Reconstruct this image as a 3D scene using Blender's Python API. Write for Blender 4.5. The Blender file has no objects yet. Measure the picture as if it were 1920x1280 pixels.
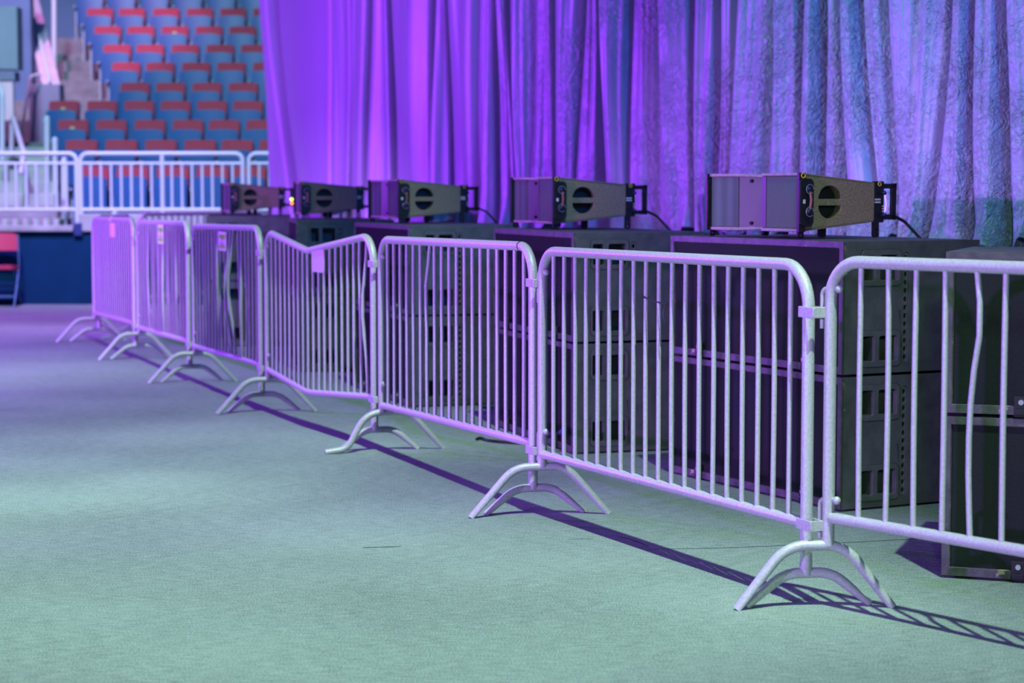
import bpy, math, random
from mathutils import Vector, Matrix
from mathutils.geometry import tessellate_polygon
random.seed(7)
C = bpy.context.scene.collection
PI = math.pi

# ---------------------------------------------------------------- camera model (metres, camera at X=0, Y=0, looking along +Y)
FPX = 3800.0
CH = 1.3
PITCH = math.atan((640 - 361) / FPX)
CP, SP = math.cos(PITCH), math.sin(PITCH)
def proj(X, Y, Z):
    dz = Z - CH; d = Y * CP - dz * SP; u = Y * SP + dz * CP
    return 960 + FPX * X / d, 640 - FPX * u / d
def at_y(px, py, Y):
    x = (px - 960) / FPX; y = (640 - py) / FPX
    t = Y / (CP + y * SP)
    return x * t, CH + (y * CP - SP) * t

# ---------------------------------------------------------------- materials
def nd(nt, typ, **kw):
    n = nt.nodes.new(typ)
    for k, v in kw.items(): setattr(n, k, v)
    return n
MATS = {}
def mat(name, col, rough=.5, metal=0., var=.0, vscale=20., bump=0., bscale=60., spec=.5, worn=None, wornscale=9., wornamt=.62, edge=0., emit=None, estr=0., stretch=None):
    if name in MATS: return MATS[name]
    m = bpy.data.materials.new(name); m.use_nodes = True
    nt = m.node_tree; b = nt.nodes['Principled BSDF']
    b.inputs['Base Color'].default_value = (*col, 1)
    b.inputs['Roughness'].default_value = rough
    b.inputs['Metallic'].default_value = metal
    b.inputs['Specular IOR Level'].default_value = spec
    tc = nd(nt, 'ShaderNodeTexCoord')
    src = tc.outputs['Object']
    if stretch:
        mp = nd(nt, 'ShaderNodeMapping'); mp.inputs['Scale'].default_value = stretch
        nt.links.new(src, mp.inputs['Vector']); src = mp.outputs['Vector']
    colsock = None
    if var > 0:
        no = nd(nt, 'ShaderNodeTexNoise'); no.inputs['Scale'].default_value = vscale; no.inputs['Detail'].default_value = 5
        nt.links.new(src, no.inputs['Vector'])
        cr = nd(nt, 'ShaderNodeValToRGB')
        cr.color_ramp.elements[0].position = .3; cr.color_ramp.elements[1].position = .7
        cr.color_ramp.elements[0].color = (*[c * (1 - var) for c in col], 1)
        cr.color_ramp.elements[1].color = (*[min(1, c * (1 + var)) for c in col], 1)
        nt.links.new(no.outputs['Fac'], cr.inputs['Fac']); colsock = cr.outputs['Color']
    if worn:
        geo = nd(nt, 'ShaderNodeNewGeometry')
        no2 = nd(nt, 'ShaderNodeTexNoise'); no2.inputs['Scale'].default_value = wornscale; no2.inputs['Detail'].default_value = 8; no2.inputs['Roughness'].default_value = .7
        nt.links.new(src, no2.inputs['Vector'])
        r2 = nd(nt, 'ShaderNodeValToRGB'); r2.color_ramp.elements[0].position = wornamt; r2.color_ramp.elements[1].position = wornamt + .04
        if edge:
            sx = nd(nt, 'ShaderNodeSeparateXYZ'); nt.links.new(tc.outputs['Object'], sx.inputs[0])
            mr = nd(nt, 'ShaderNodeMapRange'); mr.inputs[1].default_value = 0; mr.inputs[2].default_value = .05; mr.inputs[3].default_value = edge; mr.inputs[4].default_value = 0
            nt.links.new(sx.outputs['Y'], mr.inputs[0])
            ae = nd(nt, 'ShaderNodeMath', operation='ADD'); nt.links.new(no2.outputs['Fac'], ae.inputs[0]); nt.links.new(mr.outputs[0], ae.inputs[1])
            nt.links.new(ae.outputs[0], r2.inputs['Fac'])
        else: nt.links.new(no2.outputs['Fac'], r2.inputs['Fac'])
        mx = nd(nt, 'ShaderNodeMix', data_type='RGBA')
        nt.links.new(r2.outputs['Color'], mx.inputs[0])
        if colsock: nt.links.new(colsock, mx.inputs[6])
        else: mx.inputs[6].default_value = (*col, 1)
        mx.inputs[7].default_value = (*worn, 1); colsock = mx.outputs[2]
    if colsock: nt.links.new(colsock, b.inputs['Base Color'])
    if bump > 0:
        no3 = nd(nt, 'ShaderNodeTexNoise'); no3.inputs['Scale'].default_value = bscale; no3.inputs['Detail'].default_value = 4
        nt.links.new(src, no3.inputs['Vector'])
        bp = nd(nt, 'ShaderNodeBump'); bp.inputs['Strength'].default_value = bump; bp.inputs['Distance'].default_value = .01
        nt.links.new(no3.outputs['Fac'], bp.inputs['Height']); nt.links.new(bp.outputs['Normal'], b.inputs['Normal'])
    if emit:
        b.inputs['Emission Color'].default_value = (*emit, 1); b.inputs['Emission Strength'].default_value = estr
    MATS[name] = m
    return m

STEEL = mat('galvanised_steel', (.43, .43, .44), .46, .15, .13, 110, .10, 160)
BLACKBOX = mat('black_box_paint', (.072, .078, .074), .55, 0, .25, 14, .25, 220, worn=(.26, .21, .13), wornscale=13, wornamt=.735, edge=.19)
RIM = mat('worn_black_edge', (.062, .062, .06), .5, 0, .35, 25, .15, 120, worn=(.34, .27, .18), wornscale=8, wornamt=.64)
HANDLE = mat('black_moulded_plastic', (.085, .092, .086), .45, 0, .15, 30)
TRACK = mat('track_grey_steel', (.13, .135, .13), .4, .2, .2, 60)
POCKET = mat('pocket_black', (.02, .021, .021), .7)
GROOVE = mat('dark_gap', (.004, .004, .004), .8)
DARKMETAL = mat('black_steel', (.025, .025, .027), .38, .5, .2, 40)
BROWNBOX = mat('textured_brown_black_paint', (.29, .21, .125), .5, 0, .28, 130, .7, 260)
BROWNRIM = mat('worn_cabinet_edge', (.26, .22, .2), .5, 0, .25, 60)
WAVE = mat('smooth_dark_panel', (.055, .05, .06), .42)
YELLOW = mat('yellow_paint', (.65, .5, .06), .5)
WHITEPRINT = mat('white_print', (.6, .6, .6), .6)
BLUEKNOB = mat('blue_black_knob', (.02, .03, .09), .25, .3)
WIRE = mat('bright_wire', (.55, .55, .58), .3, .7)
REDSTRAP = mat('faded_red_strap', (.35, .12, .10), .6)
BLACKRUB = mat('black_rubber', (.012, .012, .012), .7)
STAGEBLK = mat('stage_skirt_black', (.012, .011, .015), .8, 0, .3, 6)
SEATBLUE = mat('blue_seat_plastic', (.012, .085, .27), .45, 0, .12, 3)
SEATRED = mat('red_seat_fabric', (.42, .04, .075), .8, 0, .1, 30)
SEATGREY = mat('grey_seat_standard', (.36, .40, .48), .5)
RAILW = mat('pale_painted_rail', (.62, .63, .68), .45)
CONC = mat('pale_concrete', (.42, .40, .38), .85, 0, .18, 4, .2, 30)
CONCD = mat('worn_concrete_step', (.21, .20, .22), .85, 0, .25, 5, .2, 30)
NAVY = mat('navy_wall_paint', (.0012, .032, .085), .7, 0, .12, 3, spec=.15)
BLUEWALL = mat('blue_grey_wall', (.10, .17, .30), .7, 0, .1, 2)
GREYBLUE = mat('grey_blue_panel', (.30, .33, .40), .7, 0, .08, 2)
LILAC = mat('pale_parapet_paint', (.66, .52, .66), .6, 0, .08, 3)
VIOLETW = mat('violet_grey_wall', (.25, .24, .36), .7, 0, .08, 3)
LAMPPANEL = mat('pale_far_wall', (.42, .52, .50), .7, 0, .1, 2)
CHAIRST = mat('blue_grey_chair_steel', (.05, .14, .24), .4, .4)
CHAIRRED = mat('red_chair_vinyl', (.50, .05, .09), .5)
CABLE = mat('black_cable', (.01, .01, .012), .5)
TAPE = mat('black_tape', (.008, .008, .008), .5)
STK_G = mat('lime_sticker', (.24, 1.0, .03), .5)
STK_W = mat('white_sticker', (.66, .95, .62), .5)
STK_INK = mat('sticker_ink', (.10, .22, .12), .6)
PLATE = mat('pale_grey_plate', (.52, .52, .52), .5)
LEDG = mat('green_led', (.3, .5, .05), .4, emit=(.75, 1, .1), estr=3)
LEDO = mat('orange_led', (.6, .2, .05), .4, emit=(1, .25, .05), estr=4)
PALESEAL = mat('pale_blue_plug', (.03, .06, .35), .4)

# ---- black grille: tiny perforations as bump and colour
def grille(name, col, scale):
    m = bpy.data.materials.new(name); m.use_nodes = True
    nt = m.node_tree; b = nt.nodes['Principled BSDF']; b.inputs['Roughness'].default_value = .8; b.inputs['Specular IOR Level'].default_value = .05
    tc = nd(nt, 'ShaderNodeTexCoord'); vo = nd(nt, 'ShaderNodeTexVoronoi'); vo.inputs['Scale'].default_value = scale
    vo.inputs['Randomness'].default_value = .15
    nt.links.new(tc.outputs['Object'], vo.inputs['Vector'])
    cr = nd(nt, 'ShaderNodeValToRGB'); cr.color_ramp.elements[0].position = .2; cr.color_ramp.elements[1].position = .5
    cr.color_ramp.elements[0].color = (*[c * .45 for c in col], 1); cr.color_ramp.elements[1].color = (*[c * 1.25 for c in col], 1)
    nt.links.new(vo.outputs['Distance'], cr.inputs['Fac'])
    no = nd(nt, 'ShaderNodeTexNoise'); no.inputs['Scale'].default_value = 2.2; no.inputs['Detail'].default_value = 3
    nt.links.new(tc.outputs['Object'], no.inputs['Vector'])
    mx = nd(nt, 'ShaderNodeMix', data_type='RGBA', blend_type='MULTIPLY'); mx.inputs[0].default_value = .5
    nt.links.new(cr.outputs['Color'], mx.inputs[6]); nt.links.new(no.outputs['Color'], mx.inputs[7])
    nt.links.new(mx.outputs[2], b.inputs['Base Color'])
    return m
SUBGRILLE = grille('black_front_grille', (.022, .026, .025), 190)
SPKGRILLE = grille('grey_speaker_grille', (.12, .15, .13), 330)

# ---- carpet
def carpet():
    m = bpy.data.materials.new('grey_green_carpet'); m.use_nodes = True
    nt = m.node_tree; b = nt.nodes['Principled BSDF']; b.inputs['Roughness'].default_value = .95; b.inputs['Specular IOR Level'].default_value = .15
    tc = nd(nt, 'ShaderNodeTexCoord')
    n1 = nd(nt, 'ShaderNodeTexNoise'); n1.inputs['Scale'].default_value = 210; n1.inputs['Detail'].default_value = 3
    mp = nd(nt, 'ShaderNodeMapping'); mp.inputs['Rotation'].default_value = (0, 0, .12); mp.inputs['Scale'].default_value = (16, 110, 1)
    n2 = nd(nt, 'ShaderNodeTexNoise'); n2.inputs['Scale'].default_value = 1.; n2.inputs['Detail'].default_value = 4
    n3 = nd(nt, 'ShaderNodeTexNoise'); n3.inputs['Scale'].default_value = .9; n3.inputs['Detail'].default_value = 3
    nt.links.new(tc.outputs['Object'], n1.inputs['Vector']); nt.links.new(tc.outputs['Object'], mp.inputs['Vector'])
    nt.links.new(mp.outputs['Vector'], n2.inputs['Vector']); nt.links.new(tc.outputs['Object'], n3.inputs['Vector'])
    a1 = nd(nt, 'ShaderNodeMath', operation='MULTIPLY_ADD'); a1.inputs[1].default_value = .75
    a2 = nd(nt, 'ShaderNodeMath', operation='MULTIPLY_ADD'); a2.inputs[1].default_value = .3
    a3 = nd(nt, 'ShaderNodeMath', operation='MULTIPLY'); a3.inputs[1].default_value = .15
    nt.links.new(n3.outputs['Fac'], a3.inputs[0]); nt.links.new(a3.outputs[0], a2.inputs[2]); nt.links.new(n2.outputs['Fac'], a2.inputs[0])
    nt.links.new(n1.outputs['Fac'], a1.inputs[0]); nt.links.new(a2.outputs[0], a1.inputs[2])
    cr = nd(nt, 'ShaderNodeValToRGB')
    cr.color_ramp.elements[0].position = .47; cr.color_ramp.elements[1].position = .73
    cr.color_ramp.elements[0].color = (.075, .098, .088, 1); cr.color_ramp.elements[1].color = (.345, .41, .375, 1)
    nt.links.new(a1.outputs[0], cr.inputs['Fac']); nt.links.new(cr.outputs['Color'], b.inputs['Base Color'])
    bp = nd(nt, 'ShaderNodeBump'); bp.inputs['Strength'].default_value = .5; bp.inputs['Distance'].default_value = .004
    nt.links.new(n1.outputs['Fac'], bp.inputs['Height']); nt.links.new(bp.outputs['Normal'], b.inputs['Normal'])
    return m
CARPET = carpet()

# ---- satin curtain: crumpled creases in the bump
def satin():
    m = bpy.data.materials.new('silver_satin'); m.use_nodes = True
    nt = m.node_tree; b = nt.nodes['Principled BSDF']
    b.inputs['Base Color'].default_value = (.36, .385, .43, 1); b.inputs['Metallic'].default_value = .2; b.inputs['Roughness'].default_value = .48
    b.inputs['Specular IOR Level'].default_value = .35
    tc = nd(nt, 'ShaderNodeTexCoord')
    mp = nd(nt, 'ShaderNodeMapping'); mp.inputs['Scale'].default_value = (1, 1, .9)
    nt.links.new(tc.outputs['Object'], mp.inputs['Vector'])
    ns = nd(nt, 'ShaderNodeTexNoise'); ns.inputs['Scale'].default_value = 5; ns.inputs['Detail'].default_value = 2
    nt.links.new(mp.outputs['Vector'], ns.inputs['Vector'])
    sc = nd(nt, 'ShaderNodeVectorMath', operation='MULTIPLY_ADD'); sc.inputs[1].default_value = (.16, .16, .16)
    nt.links.new(ns.outputs['Color'], sc.inputs[0]); nt.links.new(mp.outputs['Vector'], sc.inputs[2])
    def ridge(scale, det, dist):
        n_ = nd(nt, 'ShaderNodeTexNoise'); n_.inputs['Scale'].default_value = scale; n_.inputs['Detail'].default_value = det; n_.inputs['Distortion'].default_value = dist
        nt.links.new(sc.outputs[0], n_.inputs['Vector'])
        s_ = nd(nt, 'ShaderNodeMath', operation='SUBTRACT'); s_.inputs[1].default_value = .5; nt.links.new(n_.outputs['Fac'], s_.inputs[0])
        a_ = nd(nt, 'ShaderNodeMath', operation='ABSOLUTE'); nt.links.new(s_.outputs[0], a_.inputs[0]); return a_.outputs[0]
    ra = ridge(15, 3, .5); rb = ridge(42, 2, .8)
    n3 = nd(nt, 'ShaderNodeTexNoise'); n3.inputs['Scale'].default_value = 2.2; n3.inputs['Detail'].default_value = 2
    nt.links.new(mp.outputs['Vector'], n3.inputs['Vector'])
    r3 = nd(nt, 'ShaderNodeMapRange'); r3.inputs[1].default_value = .32; r3.inputs[2].default_value = .58
    nt.links.new(n3.outputs['Fac'], r3.inputs[0])
    ad = nd(nt, 'ShaderNodeMath', operation='MULTIPLY_ADD'); ad.inputs[1].default_value = .55
    nt.links.new(rb, ad.inputs[0]); nt.links.new(ra, ad.inputs[2])
    ml = nd(nt, 'ShaderNodeMath', operation='MULTIPLY'); nt.links.new(ad.outputs[0], ml.inputs[0]); nt.links.new(r3.outputs[0], ml.inputs[1])
    sy = nd(nt, 'ShaderNodeSeparateXYZ'); nt.links.new(tc.outputs['Object'], sy.inputs[0])
    my = nd(nt, 'ShaderNodeMapRange'); my.inputs[1].default_value = 11.5; my.inputs[2].default_value = 15.5; my.inputs[3].default_value = 1.; my.inputs[4].default_value = .12
    nt.links.new(sy.outputs['Y'], my.inputs[0])
    bp = nd(nt, 'ShaderNodeBump'); nt.links.new(my.outputs[0], bp.inputs['Strength']); bp.inputs['Distance'].default_value = .046
    nt.links.new(ml.outputs[0], bp.inputs['Height']); nt.links.new(bp.outputs['Normal'], b.inputs['Normal'])
    return m
SATIN = satin()

# ---------------------------------------------------------------- mesh helpers
class MB:
    def __init__(s): s.v = []; s.f = []; s.mi = []; s.cur = 0
    def add(s, vs, fs):
        o = len(s.v); s.v += [tuple(p) for p in vs]; s.f += [tuple(i + o for i in f) for f in fs]; s.mi += [s.cur] * len(fs); return s
    def box(s, a, b, M=None):
        x0, y0, z0 = a; x1, y1, z1 = b
        vs = [(x0, y0, z0), (x1, y0, z0), (x1, y1, z0), (x0, y1, z0), (x0, y0, z1), (x1, y0, z1), (x1, y1, z1), (x0, y1, z1)]
        if M: vs = [M @ Vector(p) for p in vs]
        return s.add(vs, [(0, 3, 2, 1), (4, 5, 6, 7), (0, 1, 5, 4), (1, 2, 6, 5), (2, 3, 7, 6), (3, 0, 4, 7)])
    def tube(s, pts, r, n=10, zmin=None, rs=None):
        P = [Vector(p) for p in pts]; rings = []
        t0 = (P[1] - P[0]).normalized()
        ref = Vector((0, 0, 1)) if abs(t0.z) < .9 else Vector((1, 0, 0))
        u = t0.cross(ref).normalized()
        for i, p in enumerate(P):
            if i == 0: t = (P[1] - P[0])
            elif i == len(P) - 1: t = (P[-1] - P[-2])
            else: t = (P[i + 1] - P[i]).normalized() + (P[i] - P[i - 1]).normalized()
            t.normalize()
            u = (u - t * u.dot(t)).normalized(); w = t.cross(u)
            rr = rs[i] if rs else r
            k = 1.
            if 0 < i < len(P) - 1:
                c = max(.5, t.dot((P[i + 1] - P[i]).normalized())); k = 1
            ring = [p + (u * math.cos(2 * PI * j / n) + w * math.sin(2 * PI * j / n)) * rr * k for j in range(n)]
            if zmin is not None: ring = [Vector((q.x, q.y, max(q.z, zmin))) for q in ring]
            rings.append(ring)
        vs = [q for r_ in rings for q in r_]; fs = []
        for i in range(len(P) - 1):
            for j in range(n):
                a = i * n + j; b = i * n + (j + 1) % n
                fs.append((a, b, b + n, a + n))
        fs.append(tuple(range(n - 1, -1, -1))); fs.append(tuple(range((len(P) - 1) * n, len(P) * n)))
        return s.add(vs, fs)
    def cyl(s, a, b, r, n=14): return s.tube([a, b], r, n)
    def plate(s, loops, th, fn):
        """flat plate with holes: loops of 2-D points, extruded by th, mapped to 3-D by fn(p, q, h)"""
        L3 = [[Vector((p[0], p[1], 0)) for p in l] for l in loops]
        tri = tessellate_polygon(L3)
        flat = [p for l in loops for p in l]; N = len(flat)
        vs = [fn(p[0], p[1], 0) for p in flat] + [fn(p[0], p[1], th) for p in flat]
        fs = []
        for t in tri:
            a, b, c = [flat[i] for i in t]
            ar = (b[0] - a[0]) * (c[1] - a[1]) - (b[1] - a[1]) * (c[0] - a[0])
            t = t if ar > 0 else (t[0], t[2], t[1])
            fs.append(tuple(i + N for i in t)); fs.append((t[0], t[2], t[1]))
        o = 0
        for l in loops:
            n = len(l)
            for i in range(n):
                a = o + i; b = o + (i + 1) % n
                fs.append((a, b, b + N, a + N))
            o += n
        return s.add(vs, fs)
    def sphere(s, c, r, n=10, m=7):
        vs = []; fs = []
        for i in range(m + 1):
            ph = PI * i / m
            for j in range(n):
                th = 2 * PI * j / n
                vs.append((c[0] + r * math.sin(ph) * math.cos(th), c[1] + r * math.sin(ph) * math.sin(th), c[2] + r * math.cos(ph)))
        for i in range(m):
            for j in range(n):
                fs.append((i * n + j, i * n + (j + 1) % n, (i + 1) * n + (j + 1) % n, (i + 1) * n + j))
        return s.add(vs, fs)
    def build(s, name, mats, parent=None, smooth=35, bevel=0, fixn=True):
        me = bpy.data.meshes.new(name); me.from_pydata(s.v, [], s.f)
        for m in (mats if isinstance(mats, (list, tuple)) else [mats]): me.materials.append(m)
        if any(s.mi): me.polygons.foreach_set('material_index', s.mi)
        if fixn:
            import bmesh
            bm = bmesh.new(); bm.from_mesh(me); bmesh.ops.remove_doubles(bm, verts=bm.verts, dist=1e-6)
            bmesh.ops.recalc_face_normals(bm, faces=bm.faces); bm.to_mesh(me); bm.free()
        if smooth:
            me.polygons.foreach_set('use_smooth', [True] * len(me.polygons)); me.set_sharp_from_angle(angle=math.radians(smooth))
        me.update()
        o = bpy.data.objects.new(name, me); C.objects.link(o)
        if parent: o.parent = parent
        if bevel:
            bv = o.modifiers.new('edge', 'BEVEL'); bv.width = bevel; bv.segments = 2; bv.limit_method = 'ANGLE'; bv.angle_limit = math.radians(40)
        return o
def empty(name, loc=(0, 0, 0), rz=0.):
    o = bpy.data.objects.new(name, None); o.empty_display_size = .1; C.objects.link(o)
    o.location = loc; o.rotation_euler = (0, 0, rz); return o
def tag(o, label, cat, group=None):
    o['label'] = label; o['category'] = cat
    if group: o['group'] = group
    return o
def struct(o, kind='structure'): o['kind'] = kind; return o
def copy_tree(o, parent=None):
    c = o.copy(); C.objects.link(c)
    if parent: c.parent = parent
    for ch in o.children: copy_tree(ch, c)
    return c
def rrect(x0, y0, x1, y1, r, n=5):
    pts = []
    for cx, cy, a0 in ((x1 - r, y0 + r, -PI / 2), (x1 - r, y1 - r, 0), (x0 + r, y1 - r, PI / 2), (x0 + r, y0 + r, PI)):
        for i in range(n + 1):
            a = a0 + (PI / 2) * i / n; pts.append((cx + r * math.cos(a), cy + r * math.sin(a)))
    return pts
def fillet(pts, rads, n=8):
    P = [Vector(p) for p in pts]; out = [P[0]]
    for i in range(1, len(P) - 1):
        r = rads[i - 1] if isinstance(rads, (list, tuple)) else rads
        a = (P[i - 1] - P[i]).normalized(); b = (P[i + 1] - P[i]).normalized()
        ang = a.angle(b); d = min(r / math.tan(ang / 2), (P[i - 1] - P[i]).length * .49, (P[i + 1] - P[i]).length * .49)
        rr = d * math.tan(ang / 2); bis = (a + b).normalized(); cen = P[i] + bis * (rr / math.sin(ang / 2))
        s = P[i] + a * d - cen; e = P[i] + b * d - cen; tot = s.angle(e)
        ax = s.cross(e).normalized()
        for k in range(n + 1): out.append(cen + Matrix.Rotation(tot * k / n, 3, ax) @ s)
    out.append(P[-1]); return out

# ---------------------------------------------------------------- camera
cam = bpy.data.cameras.new('camera'); co = bpy.data.objects.new('camera', cam); C.objects.link(co)
co.location = (0, 0, CH); co.rotation_euler = (PI / 2 - PITCH, 0, 0)
cam.sensor_width = 36; cam.lens = 36 * FPX / 1920; cam.clip_end = 200
cam.dof.use_dof = True; cam.dof.focus_distance = 7.4; cam.dof.aperture_fstop = 3.1
bpy.context.scene.camera = co

# ---------------------------------------------------------------- setting: floor and the low wall under the stands
fl = MB().add([(-14, -6, 0), (12, -6, 0), (12, 23.9, 0), (-14, 23.9, 0)], [(0, 1, 2, 3)]).build('floor', CARPET, None, 0, fixn=False); struct(fl)
def seam(name, pts, w, m=GROOVE):
    mb = MB()
    for i in range(len(pts) - 1):
        a = Vector(pts[i]); b = Vector(pts[i + 1]); n = Vector((-(b - a).y, (b - a).x, 0)).normalized() * w / 2
        mb.add([a - n, b - n, b + n, a + n], [(0, 1, 2, 3)])
    return struct(mb.build(name, m, None, 0, fixn=False))
def gnd(px, py, z=.0015):
    y = (640 - py) / FPX; t = (z - CH) / (y * CP - SP); return ((px - 960) / FPX * t, (CP + y * SP) * t, z)
seam('floor_seam', [gnd(680, 1026), gnd(715, 1025), gnd(752, 1024)], .006)
seam('floor_seam', [gnd(1066, 1010.5), gnd(1112, 1009)], .004)
seam('floor_seam', [gnd(1158, 1005), gnd(1180, 1010), gnd(1215, 1023)], .005)
seam('floor_seam', [gnd(1215, 1029), gnd(1350, 1027), gnd(1560, 1018), gnd(1765, 1007)], .005)

WY = 23.6
w = MB().box((-14, WY, 0), (3, WY + .25, .86)); struct(w.build('wall_stand', NAVY, None, 0))

# ================================================================ STANDS
rows = [  # Y, top of the backrest (image y), left image x of the seats
    (24.6, 312, [143, 218, 293, 368, 438]),
    (25.4, 262.5, [123, 198, 272, 346, 415, 486]),
    (26.2, 225, [108, 180, 252, 324, 392, 462]),
    (27.0, 189, [91, 163, 233, 301, 370, 437]),
    (27.8, 155, [226, 293, 361, 429, 497]),
    (28.6, 117, [210, 274, 341, 407, 475]),
    (29.4, 83.5, [194, 256, 322, 387, 452]),
    (30.2, 49, [177, 239, 303, 367, 430, 493]),
    (31.0, 15.5, [163, 223, 287, 350, 413, 475]),
    (31.8, -19, [148, 208, 270, 333, 395, 457]),
]
tread = []
for i, (Y, ty, xs) in enumerate(rows):
    zt = at_y(250, ty, Y)[1]; tread.append(zt - .82)
# terraces: each a concrete tread with its riser
for i, (Y, ty, xs) in enumerate(rows):
    z1 = tread[i]; z0 = .5 if i == 0 else tread[i - 1] - .2
    x0 = -5.95 - .29 * i if i < 4 else -5.75 - .29 * i
    y0 = Y - .42; y1 = Y + .42 if i < len(rows) - 1 else Y + 1.6
    if i == 0: y0 = WY + .02; z0 = .3
    struct(MB().box((x0, y0, z0), (2.5, y1, z1)).build('floor_terrace', CONCD, None, 0))
# front curb under the railing
struct(MB().box((at_y(152, 400, 23.7)[0], WY - .04, .85), (2.5, WY + .3, 1.055)).build('trim_1', CONC, None, 0, .01))
struct(MB().box((-14, WY - .06, .85), (at_y(138, 400, 23.6)[0], WY + .4, .915)).build('trim_2', CONC, None, 0, .01))
struct(MB().box((at_y(139, 400, 23.6)[0], WY - .05, .80), (at_y(155, 400, 23.6)[0], WY + .2, .95)).build('trim_3', mat('blue_post_base', (.03, .045, .16), .5), None, 0, .01))
struct(MB().box((-16, 33.6, 0), (6, 33.9, 9)).build('wall_back', BLUEWALL, None, 0))
# lower aisle steps behind the railing
for k in range(7):
    y0 = WY + .4 + .33 * k; z1 = .99 + .148 * k
    xl = -7.6 - .09 * k; xr = -5.35 - .10 * k
    struct(MB().box((xl, y0, .3), (xr, y0 + 1.2, z1)).build('floor_step', CONC, None, 0, .012))
# upper aisle steps beside the seats
for k in range(12):
    f = k / 11.; y0 = 28.0 + 3.8 * f; z1 = 2.05 + 1.65 * f; xl = -6.3 - 1.5 * f; xr = xl + 1.15
    struct(MB().box((xl - .25, y0, z1 - .6), (xr, y0 + .9, z1)).build('floor_step', CONCD, None, 0, .01))

# ---- one seat, copied
def make_seat():
    r = empty('stadium_seat')
    s = MB(); n = 8
    # shell: curved slab
    def slab(x, z0, z1, y0, th, curve, tilt, rtop):
        mb = MB(); cols = []
        for i in range(n + 1):
            q = -1 + 2 * i / n
            ztop = z1 - rtop * (abs(q) ** 4)
            cols.append((x * q, y0 - curve * q * q, ztop))
        vs = []
        for (xx, yy, zt) in cols:
            vs += [(xx, yy + 0, z0), (xx, yy + tilt, zt), (xx, yy + th + tilt, zt), (xx, yy + th, z0)]
        fs = []
        for i in range(n):
            a = i * 4; b = a + 4
            fs += [(a, b, b + 1, a + 1), (a + 1, b + 1, b + 2, a + 2), (a + 2, b + 2, b + 3, a + 3), (a + 3, b + 3, b, a)]
        fs += [(0, 1, 2, 3), (n * 4 + 3, n * 4 + 2, n * 4 + 1, n * 4)]
        return mb.add(vs, fs)
    slab(.206, .34, .80, .05, .03, .02, .06, .02).build('back_shell', SEATBLUE, r, 40)
    slab(.195, .46, .825, .005, .045, .02, .06, .012).build('back_cushion', SEATRED, r, 40)
    p = slab(.198, .26, .70, -.20, .06, -.015, .05, .03).build('seat_pan', SEATBLUE, r, 40)
    st = MB().box((-.240, -.10, 0), (-.210, .06, .56)); st.box((-.244, -.2, .53), (-.208, .06, .56)); st.build('standard', SEATGREY, r, 0, .008)
    return r
seat0 = make_seat()
ORD = ['first', 'second', 'third', 'fourth', 'fifth', 'sixth', 'seventh', 'eighth', 'ninth', 'tenth']
first = True
tagseats = {(3, 0), (2, 0), (7, 2)}
for i, (Y, ty, xs) in enumerate(rows):
    for j, x in enumerate(xs):
        wpx = .385 * FPX / Y
        o = seat0 if first else copy_tree(seat0)
        X = at_y(x + wpx / 2, ty, Y)[0]
        z = at_y(x, ty + (j * .8 if i > 4 else 0), Y)[1] - .82
        o.location = (X, Y + random.uniform(-.01, .01), tread[i]); first = False
        where = 'bottom row behind the railing' if i == 0 else f'{ORD[i]} row up the stands'
        tag(o, f'{ORD[j]} red and blue tip-up seat from the aisle, {where}', 'seat', f'tip-up seats, {ORD[i]} row of the stands')
        if (i, j) in tagseats:
            t = MB().box((-.025, -.01, .70), (.03, .004, .735)).build('number_plate', mat('yellow_plate', (.6, .55, .2), .5), o, 0)
            t.location.y = -.012

# ---- railing sections along the front of the stands
def railing(xl, xr, label, mid=None, extra=None, x_is_px=True):
    Y = 23.72
    zt = at_y(300, 288, Y)[1]; z2 = at_y(300, 306.5, Y)[1]; zb = at_y(300, 393, Y)[1]; zf = .86
    X0 = at_y(xl, 300, Y)[0]; X1 = at_y(xr, 300, Y)[0]
    r = empty('guard_railing', ((X0 + X1) / 2, Y, zf)); ox = (X0 + X1) / 2
    q = lambda X, z: (X - ox, 0, z - zf)
    MB().tube(fillet([q(X0, zf), q(X0, zt), q(X1, zt), q(X1, zf)], .085), .026, 12).build('top_rail', RAILW, r, 50)
    MB().cyl(q(X0, z2), q(X1, z2), .018, 10).build('upper_rail', RAILW, r, 50)
    MB().cyl(q(X0, zb), q(X1, zb), .022, 10).build('lower_rail', RAILW, r, 50)
    n = max(1, round((X1 - X0) / .118))
    for k in range(1, n):
        X = X0 + (X1 - X0) * k / n
        MB().cyl(q(X, zb), q(X, z2), .0165, 8).build('baluster', RAILW, r, 50)
    if mid:
        X = at_y(mid, 300, Y)[0]; MB().cyl(q(X, 1.06), q(X, zt), .026, 12).build('post', RAILW, r, 50)
    if extra:
        X = at_y(extra, 300, Y)[0]; MB().cyl(q(X, 1.0), q(X, zb), .022, 10).build('post', RAILW, r, 50)
    tag(r, label, 'railing', 'pale guard railing along the stands'); return r
railing(-160, 143, 'pale guard railing section in front of the concrete aisle steps')
railing(151, 455, 'pale guard railing section in front of the seats with a centre post', 304, 214)
railing(467, 772, 'pale guard railing section disappearing behind the purple drape')

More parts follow.
